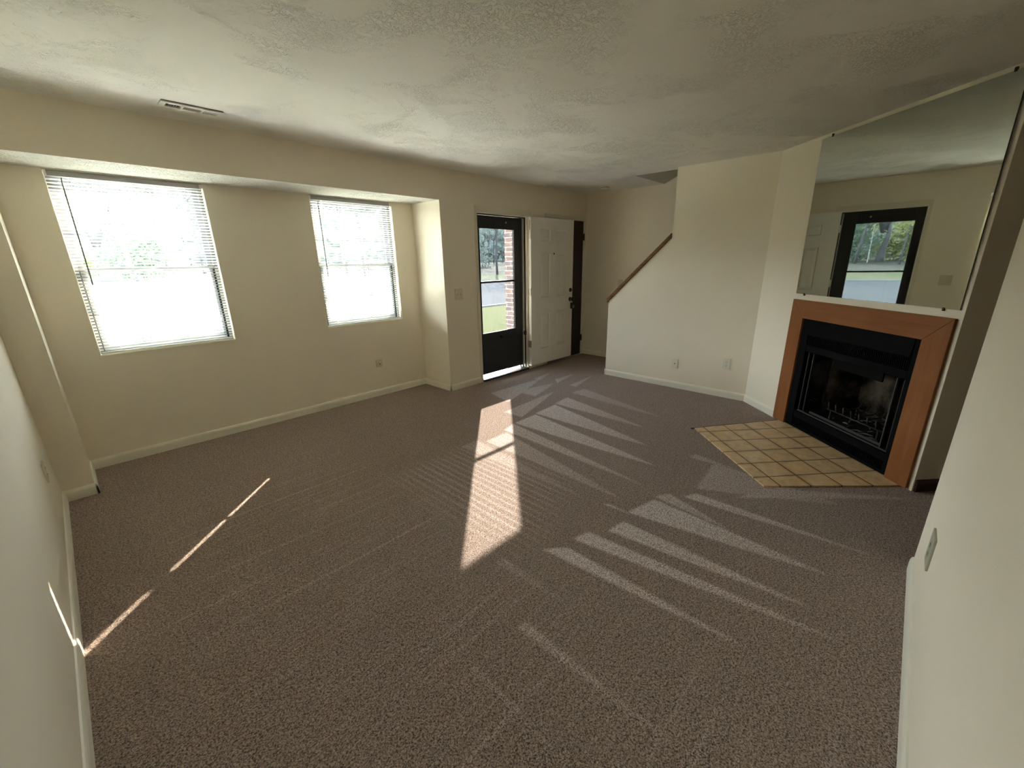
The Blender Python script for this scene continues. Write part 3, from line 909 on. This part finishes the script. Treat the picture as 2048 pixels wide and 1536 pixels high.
# ---------------------------------------------------------------- plates on the walls
def wall_fn(o, a, n):
    o, a, n = Vector(o), Vector(a), Vector(n)
    return lambda u, v, z: o+a*u+n*v+Vector((0, 0, z))
def plate(name, o, a, n, w_, h_, mat, kind_, label, cat, th=.008):
    f = wall_fn(o, a, n)
    r = empty(name, f(0, 0, -h_/2), label=label, category=cat)
    b = MB(f); b.box(-w_/2, w_/2, 0, th, -h_/2, h_/2); b.build('cover_plate', mat, r, bevel=.002)
    if kind_ == 'duplex':
        for z in (.021, -.021):
            b = MB(); b.lathe(f(0, th, z), n, [(0, .0165), (.0015, .0165)], 20); q = b.build('receptacle', mat, r)
            b = MB(f); b.box(-.0075, -.005, th+.0015, th+.0022, z-.003, z+.007); b.box(.005, .0075, th+.0015, th+.0022, z-.003, z+.006); b.box(-.002, .002, th+.0015, th+.0022, z-.011, z-.007)
            b.build('slots', M_SLOT, q)
        b = MB(); b.lathe(f(0, th, 0), n, [(0, .003), (.001, .003)], 10); b.build('screw', M_NICKEL, r)
    if kind_ == 'toggle':
        for u in ((-.023, .023) if w_ > .1 else (0,)):
            b = MB(f); b.box(u-.005, u+.005, th, th+.011, -.009, .009); b.build('toggle', mat, r, bevel=.001)
    if kind_ == 'jack':
        b = MB(); b.lathe(f(0, th, 0), n, [(0, .006), (.007, .005)], 12); b.build('coax_jack', M_BRONZE, r)
    if kind_ == 'phone':
        b = MB(f); b.box(-.012, .012, th, th+.012, -.016, .016); b.build('phone_jack', mat, r, bevel=.002)
        b = MB(f); b.box(-.006, .006, th+.012, th+.0125, -.012, -.002); b.build('socket_hole', M_SLOT, r)
plate('light_switch', (3.446, D1, 1.133), (1, 0, 0), (0, -1, 0), .118, .125, M_PLATE, 'toggle', 'double light switch painted over in wall colour left of the front door', 'light switch')
plate('light_switch', (XE, 3.527, 1.147), (0, 1, 0), (-1, 0, 0), .076, .118, M_PLATE, 'toggle', 'single light switch on the far wall just above the stair rail', 'light switch')
plate('phone_outlet', (2.627, D2, .386), (1, 0, 0), (0, -1, 0), .078, .086, M_PLATE, 'phone', 'small phone jack plate low on the wall below the right window', 'wall jack')
plate('cable_outlet', (XS, 2.208, .299), (0, 1, 0), (-1, 0, 0), .074, .112, M_PLATEW, 'jack', 'cable jack plate low on the stair wall', 'wall jack')
plate('power_outlet', (XS, 1.631, .386), (0, 1, 0), (-1, 0, 0), .078, .128, M_PLATEW, 'duplex', 'duplex power outlet low on the stair wall beside the fireplace corner', 'power outlet')
plate('power_outlet', (2.428, 0, .366), (1, 0, 0), (0, 1, 0), .112, .145, plain('plate_olive', (.42, .40, .31), .5), 'duplex', 'painted power outlet on the white wall at the right edge of the view', 'power outlet', .008)
plate('power_outlet', (0, 3.655, .408), (0, 1, 0), (1, 0, 0), .072, .114, M_PLATE, 'duplex', 'power outlet low on the left wall before the pier', 'power outlet')

# ---------------------------------------------------------------- ceiling vent and smoke detector
v_ = empty('ceiling_vent', (1.112, 3.822, H), label='long white metal ceiling register with three slotted sections', category='air vent')
M_VENT = plain('vent_enamel', (.70, .68, .60), .5)
vx0, vx1, vy0, vy1 = .952, 1.272, 3.764, 3.880
b = MB()
b.box(vx0, vx1, vy0, vy0+.030, H-.010, H-.002); b.box(vx0, vx1, vy1-.030, vy1, H-.010, H-.002)
secs = [(vx0+.030, vx0+.105), (vx0+.120, vx0+.208), (vx0+.222, vx0+.295)]
prev = vx0
for a_, c_ in secs:
    b.box(prev, a_, vy0+.030, vy1-.030, H-.010, H-.002); prev = c_
b.box(prev, vx1, vy0+.030, vy1-.030, H-.010, H-.002)
b.build('register_frame', M_VENT, v_, bevel=.0015)
b = MB(); b.box(vx0+.004, vx1-.004, vy0-.004, vy1-.006, H-.0022, H-.0002); b.build('duct_backing', M_SLOT, v_)
b = MB()
for k_, (a_, c_) in enumerate(secs):
    if k_ == 1:
        for i in range(4):
            y = vy0+.036+i*.0145
            b.add([(a_, y, H-.003), (c_, y, H-.003), (c_, y+.006, H-.010), (a_, y+.006, H-.010)], [(0, 1, 2, 3)])
    else:
        nb = 6
        for i in range(nb):
            x = a_+(c_-a_)*(i+.5)/nb; t_ = .004 if k_ == 2 else -.003
            b.add([(x-.001, vy0+.030, H-.003), (x-.001, vy1-.030, H-.003), (x+t_, vy1-.030, H-.011), (x+t_, vy0+.030, H-.011)], [(0, 1, 2, 3)])
b.build('fins', M_VENT, v_)
s_ = empty('smoke_detector', (5.617, 3.609, H-.035), label='round white smoke detector on the ceiling near the entry corner', category='smoke detector')
b = MB(); b.lathe((5.617, 3.609, H), (0, 0, -1), [(0, .062), (.012, .062), (.013, .056)], 32); b.build('mounting_base', M_PLATEW, s_)
b = MB(); b.lathe((5.617, 3.609, H-.013), (0, 0, -1), [(0, .050), (.006, .054), (.018, .050), (.024, .036), (.025, .01)], 32); b.build('sensor_cap', M_PLATEW, s_, smooth=True)
b = MB(); b.lathe((5.617, 3.609, H-.0125), (0, 0, -1), [(0, .0545), (.004, .0545)], 32); b.build('vent_ring', M_SLOT, s_)

# ---------------------------------------------------------------- outdoors
def brick_mat():
    t = NT('porch_brick'); t.set(rough=.85, spec=.2)
    p = t.pos(); sp = t.n('SeparateXYZ'); t.l(p, sp.inputs[0])
    c = t.n('CombineXYZ'); t.l(t.math('ADD', sp.outputs[0], sp.outputs[1]), c.inputs[0]); t.l(sp.outputs[2], c.inputs[1])
    br = t.n('TexBrick'); t.l(c.outputs[0], br.inputs['Vector'])
    br.offset = .5; br.inputs['Scale'].default_value = 1
    br.inputs['Brick Width'].default_value = .205; br.inputs['Row Height'].default_value = .0677; br.inputs['Mortar Size'].default_value = .0065
    br.inputs['Mortar Smooth'].default_value = .1
    br.inputs['Color1'].default_value = (.26, .155, .125, 1); br.inputs['Color2'].default_value = (.17, .13, .12, 1); br.inputs['Mortar'].default_value = (.55, .50, .46, 1)
    n = t.noise(p, 25, 4)
    t.set(color=t.mix(t.math('MULTIPLY', n, .35), br.outputs['Color'], (.24, .18, .155)))
    t.bump(t.math('MULTIPLY', br.outputs['Fac'], -1.0), .6, .006)
    return t.m
M_BRICK = brick_mat()
MB().box(5.017, 5.14, D1+.15, 4.95, -.15, 2.75).build('wall_porch_brick', M_BRICK, kind=S)
M_SIDING = plain('siding', (.55, .53, .48), .7)
b = MB()
b.box(X2+.12, 5.017, D1+.15, 5.0, 2.55, 2.7)
b.build('ceiling_porch', plain('porch_soffit', (.6, .6, .58), .7), kind=S)
MB().box(X2+.12, 5.017, D1+.15, 5.15, -.15, -.02).build('floor_porch', plain('porch_concrete', (.42, .41, .38), .9, nscale=8), kind=S)
MB().box(5.945, 6.6, D1+.151, 4.30, -.15, 5.0).build('wall_facade_right', M_BRICK, kind=S)
MB().box(-1.2, X2+.12, D2+.16, D2+.24, ZS+.05, 5.0).build('wall_facade_upper', M_BRICK, kind=S)

def ground_mat(name, c1, c2, scale, c3=None, bump=.02):
    t = NT(name); t.set(rough=.95, spec=.1)
    p = t.pos()
    n = t.noise(p, scale, 5, .65)
    col = t.ramp(n, [(.3, c1), (.7, c2)])
    if c3: col = t.mix(t.ramp(t.noise(p, scale*.15, 4, .6), [(.45, 0.0), (.6, .8)]), col, c3)
    t.set(color=col); t.bump(n, .5, bump)
    return t.m
M_LAWN = ground_mat('lawn_grass', (.010, .020, .002), (.062, .066, .012), 30, (.055, .05, .016))
M_VERGE = ground_mat('verge_grass', (.022, .030, .009), (.042, .050, .018), 2, (.05, .045, .03))
M_ASPH = ground_mat('asphalt', (.026, .028, .031), (.034, .036, .039), 14)
M_LITTER = ground_mat('leaf_litter', (.018, .018, .016), (.034, .031, .026), 3, (.02, .027, .012))
MB().box(-40, 70, D1+.16, 11.9, -.30, -.15).build('lawn', M_LAWN, kind=S)
MB().box(-40, 90, 12.05, 26.4, -.30, -.17).build('parking_lot', M_ASPH, kind=S)
M_CURB = plain('curb_concrete', (.10, .10, .095), .9, nscale=3)
MB().box(-40, 90, 11.9, 12.05, -.30, -.10).build('curb_near', M_CURB, kind=S)
MB().box(-40, 90, 26.4, 26.55, -.30, -.10).build('curb_far', M_CURB, kind=S)
MB().add([(-40, 26.55, -.14), (110, 26.55, -.14), (110, 34, .05), (-40, 34, .05)], [(0, 1, 2, 3)]).build('verge', M_VERGE, kind=S)
MB().add([(-60, 34, .05), (130, 34, .05), (150, 110, 2.2), (-60, 110, 2.2)], [(0, 1, 2, 3)]).build('forest_ground', M_LITTER, kind=S)

MB().box(-8, X2+.12, D2+.25, 7.4, -.20, -.13).build('bounce_slab', plain('bounce_slab_pale', (.70, .69, .64), .9, nscale=5), kind=S)  # unseen pale slab added below the windows to bounce daylight onto the ceiling

def gz_at(y): return -.14+.19*(y-26.55)/7.45 if y < 34 else .05+2.15*(y-34)/76
M_BARK = plain('bark', (.034, .033, .034), .95, nscale=6, namp=.3)
def leaf_mat(name, c1, c2):
    t = NT(name)
    t.set(color=t.ramp(t.noise(t.pos(), 1.6, 3), [(.3, c1), (.7, c2)]), rough=.7)
    tl = t.n('BsdfTranslucent'); tl.inputs[0].default_value = (*c2, 1)
    m = t.n('MixShader'); m.inputs[0].default_value = .35
    t.l(t.b.outputs[0], m.inputs[1]); t.l(tl.outputs[0], m.inputs[2]); t.l(m.outputs[0], t.out.inputs[0])
    return t.m
LEAF = [leaf_mat('leaf_green', (.03, .055, .035), (.075, .11, .06)), leaf_mat('leaf_yellow', (.08, .10, .03), (.16, .17, .06)), leaf_mat('leaf_pale', (.06, .085, .075), (.13, .155, .13))]
KIND = ['deep green leafy', 'fresh yellow-green', 'pale thinly leaved']
def make_tree(seed, kind, h, spread, fork=False, leaves=1500, r0=.16):
    rr = random.Random(seed)
    r = empty('tree', (0, 0, 0))
    b = MB()
    tips = []
    def limb(p, d, L, rad, lvl):
        pts = [p]; n = 5
        for i in range(n):
            d = (d+Vector((rr.uniform(-.13, .13), rr.uniform(-.13, .13), rr.uniform(-.02, .10)))).normalized()
            pts.append(pts[-1]+d*L/n)
        b.tube(pts, [rad*(1-.75*i/n) for i in range(n+1)], 7 if lvl < 2 else 5)
        if lvl < 2:
            for k in range(5 if lvl == 0 else 3):
                i = rr.randint(2, n)
                q_ = pts[i]; a_ = rr.uniform(0, 6.28); tl = rr.uniform(.3, .9)
                limb(q_, Vector((math.cos(a_), math.sin(a_), tl)).normalized(), L*rr.uniform(.3, .5), rad*.4, lvl+1)
        tips.append(pts[-1]); tips.append(pts[-2])
    if fork:
        limb(Vector((0, 0, -.2)), Vector((.0, 0, 1)), h*.22, r0*1.3, 3)
        limb(Vector((0, 0, h*.16)), Vector((.22, 0, 1)).normalized(), h*.8, r0, 0)
        limb(Vector((0, 0, h*.16)), Vector((-.25, .1, 1)).normalized(), h*.8, r0*.8, 0)
    else:
        limb(Vector((0, 0, -.2)), Vector((rr.uniform(-.08, .08), 0, 1)).normalized(), h*.85, r0, 0)
    b.build('trunk', M_BARK, r, smooth=True)
    vs, fs = [], []
    for i in range(leaves):
        c = rr.choice(tips)
        p = c+Vector((rr.gauss(0, spread), rr.gauss(0, spread), rr.gauss(0, spread*.8)))
        if p.z < 1.0: p.z = 1.0+rr.random()*2
        a_ = Vector((rr.uniform(-1, 1), rr.uniform(-1, 1), rr.uniform(-.6, .6))).normalized()*rr.uniform(.07, .14)
        c_ = a_.cross(Vector((rr.uniform(-1, 1), rr.uniform(-1, 1), rr.uniform(-1, 1)))).normalized()*rr.uniform(.05, .09)
        k = len(vs); vs += [p-a_, p+c_, p+a_, p-c_]; fs.append((k, k+1, k+2, k+3))
    fb = MB(); fb.v = [tuple(v) for v in vs]; fb.f = fs
    fb.build('foliage', LEAF[kind], r)
    return r
protos = [make_tree(11, 0, 12, .9), make_tree(12, 1, 9, .8, leaves=1300, r0=.10), make_tree(13, 2, 14, 1.1, leaves=1000, r0=.14), make_tree(14, 0, 14, 1.2, leaves=1700)]
pk = [0, 1, 2, 0]
def region(x, y):
    q_ = (x-CX)/(y-CY)
    if q_ < .32: return 'left window'
    if q_ < .75: return 'right window'
    return 'storm door glass'
rr = random.Random(21)
spots = []
used = set()
def place(i, x, y, rz, sc):
    if i not in used: o = protos[i]; used.add(i)
    else: o = copy_tree(protos[i])
    o.location = (x, y, gz_at(y)); o.rotation_euler.z = rz; o.scale = (sc, sc, sc)
    rg = region(x, y)
    o['label'] = '%s tree past the parking lot, seen through the %s' % (KIND[pk[i]], rg)
    o['category'] = 'tree'; o['group'] = '%s trees beyond the lot behind the %s' % (KIND[pk[i]], rg)
def free(x, y, d=6.5):
    if any((x-a)**2+(y-c)**2 < d*d for a, c in spots): return False
    spots.append((x, y)); return True
spots += [(3.1, 45), (1.9, 41), (4.7, 43)]
for k in range(30):
    y = rr.uniform(35, 70); q_ = rr.choice([rr.uniform(.13, .26), rr.uniform(.52, .66), rr.uniform(-.04, .66)])
    if not free(CX+q_*y, y): continue
    place(rr.choice([0, 1, 2, 2, 3]), CX+q_*y, y, rr.uniform(0, 6), rr.uniform(.8, 1.15))
for k in range(150):
    y = rr.uniform(31.5, 75); q_ = rr.uniform(.84, 1.14)
    if not free(CX+q_*y, y, 6.2): continue
    place(rr.choice([0, 2, 2, 2, 3]), CX+q_*y, y, rr.uniform(0, 6), rr.uniform(.75, 1.1))
fk = make_tree(31, 2, 15, 1.0, fork=True, leaves=900, r0=.26)
fk.location = (3.1, 45, gz_at(45)); fk['label'] = 'big forked grey tree trunk beyond the lot, reflected in the mirror'; fk['category'] = 'tree'
place(1, 1.9, 41, 1.0, .75); place(0, 4.7, 43, 2.0, .8)

def make_bush(seed, kind, w_, h_, leaves):
    rr = random.Random(seed)
    r = empty('bush', (0, 0, 0))
    b = MB()
    for i in range(6):
        a_ = rr.uniform(0, 6.28); d_ = Vector((math.cos(a_)*.5, math.sin(a_)*.5, 1))
        b.tube([(0, 0, -.2), tuple(d_*h_*.35), tuple(Vector((d_.x*1.5, d_.y*1.5, 1.0))*h_*.7)], [.05, .03, .01], 5)
    b.build('stems', M_BARK, r)
    vs, fs = [], []
    blobs = [(rr.gauss(0, w_*.5), rr.gauss(0, w_*.3), rr.uniform(.1, .9)*h_, rr.uniform(.35, .8)) for _ in range(26)]
    for i in range(leaves):
        q_ = rr.choice(blobs)
        p = Vector((q_[0]+rr.gauss(0, q_[3]), q_[1]+rr.gauss(0, q_[3]), max(.05, q_[2]+rr.gauss(0, q_[3]))))
        a_ = Vector((rr.uniform(-1, 1), rr.uniform(-1, 1), rr.uniform(-.6, .6))).normalized()*rr.uniform(.09, .17)
        c_ = a_.cross(Vector((rr.uniform(-1, 1), rr.uniform(-1, 1), rr.uniform(-1, 1)))).normalized()*rr.uniform(.07, .12)
        k = len(vs); vs += [p-a_, p+c_, p+a_, p-c_]; fs.append((k, k+1, k+2, k+3))
    fb = MB(); fb.v = [tuple(v) for v in vs]; fb.f = fs
    fb.build('foliage', LEAF[kind], r)
    return r
bp = [make_bush(51, 2, 3.4, 6.5, 4200), make_bush(52, 0, 3.0, 5.0, 3400), make_bush(53, 1, 2.0, 4.2, 2200)]
BK = ['tall grey-green', 'dark green', 'yellow-green']
bused = set()
def place_bush(i, x, y, sc=1.0, where=None):
    if i not in bused: o = bp[i]; bused.add(i)
    else: o = copy_tree(bp[i])
    o.location = (x, y, gz_at(y)); o.rotation_euler.z = rr.uniform(-.5, .5)+(.75 if x > 15 else 0); o.scale = (sc, sc, sc)
    where = where or region(x, y)
    o['label'] = '%s thicket past the parking lot, seen through the %s' % (BK[i], where) if 'mirror' not in where else '%s brush at the edge of the woods, reflected in the mirror' % BK[i]
    o['category'] = 'bush'; o['group'] = '%s brush seen in the %s' % (BK[i], where)
bs = []
for k in range(400):
    y = rr.uniform(36, 66); q_ = rr.uniform(.84, 1.14); x = CX+q_*y
    if any((x-a)**2+(y-c)**2 < 40 for a, c in bs+spots): continue
    bs.append((x, y)); place_bush(rr.choice([0, 0, 0, 1, 2]), x, y, rr.uniform(.8, 1.25))
    if len(bs) > 46: break
for i, x, y, sc in ((1, 5.6, 47, .9), (2, 1.7, 47, .95), (0, 3.4, 58, 1.1), (0, -2, 60, 1.0), (0, 7.5, 60, 1.0), (2, -1.2, 50, .7)):
    place_bush(i, x, y, sc, 'mirror')

# solid mass of woods closing the far side
def woods(name, x0, x1, y, h, seed, label, kind):
    rr_ = np.random.RandomState(seed)
    nx = int((x1-x0)/.9); nz = int(h/.8)
    gx = np.linspace(x0, x1, nx)
    top = h*(1+.10*np.sin(gx*.23+seed)+.07*np.sin(gx*.61)+.05*rr_.randn(nx))
    vs, fs = [], []
    for side in (0, 1):
        for i in range(nx):
            for k in range(nz+1):
                f = k/nz
                vs.append((gx[i]+rr_.randn()*.25, y+(0 if side == 0 else 5)+(rr_.rand()-.5)*1.6+f*1.2*(1 if side == 0 else -1), -.3+gz_at(y)+top[i]*f))
    st = nx*(nz+1)
    for sd_ in (0, 1):
        for i in range(nx-1):
            for k in range(nz):
                a_ = sd_*st+i*(nz+1)+k
                fs.append((a_, a_+nz+1, a_+nz+2, a_+1))
    for i in range(nx-1):
        a_ = i*(nz+1)+nz; fs.append((a_, a_+nz+1, a_+nz+1+st, a_+st))
    b = MB(); b.add(vs, fs)
    return b.build(name, LEAF[kind], kind='stuff', label=label, category='woods')
woods('tree_line', -95, 150, 80, 9, 4, 'pale green wall of distant woods behind the nearer trees', 2)
woods('tree_line', -95, -6, 38, 3.3, 8, 'unseen leafy mass added left of the view to block low daylight', 0)  # out of view, added to block low sky light reaching the windows

# light pole by the far kerb
lp = empty('light_pole', (3.85, 44, gz_at(44)), label='thin white lamp pole at the edge of the woods, seen in the mirror', category='lamp post')
b = MB(); b.tube([(3.85, 44, gz_at(44)), (3.85, 44, 3.3)], [.028, .02], 10); b.build('pole', plain('pole_paint', (.20, .21, .21), .5), lp)
b = MB(); b.box(3.78, 3.92, 43.92, 44.08, 3.3, 3.38); b.build('lamp_head', bpy.data.materials['pole_paint'], lp, bevel=.02)
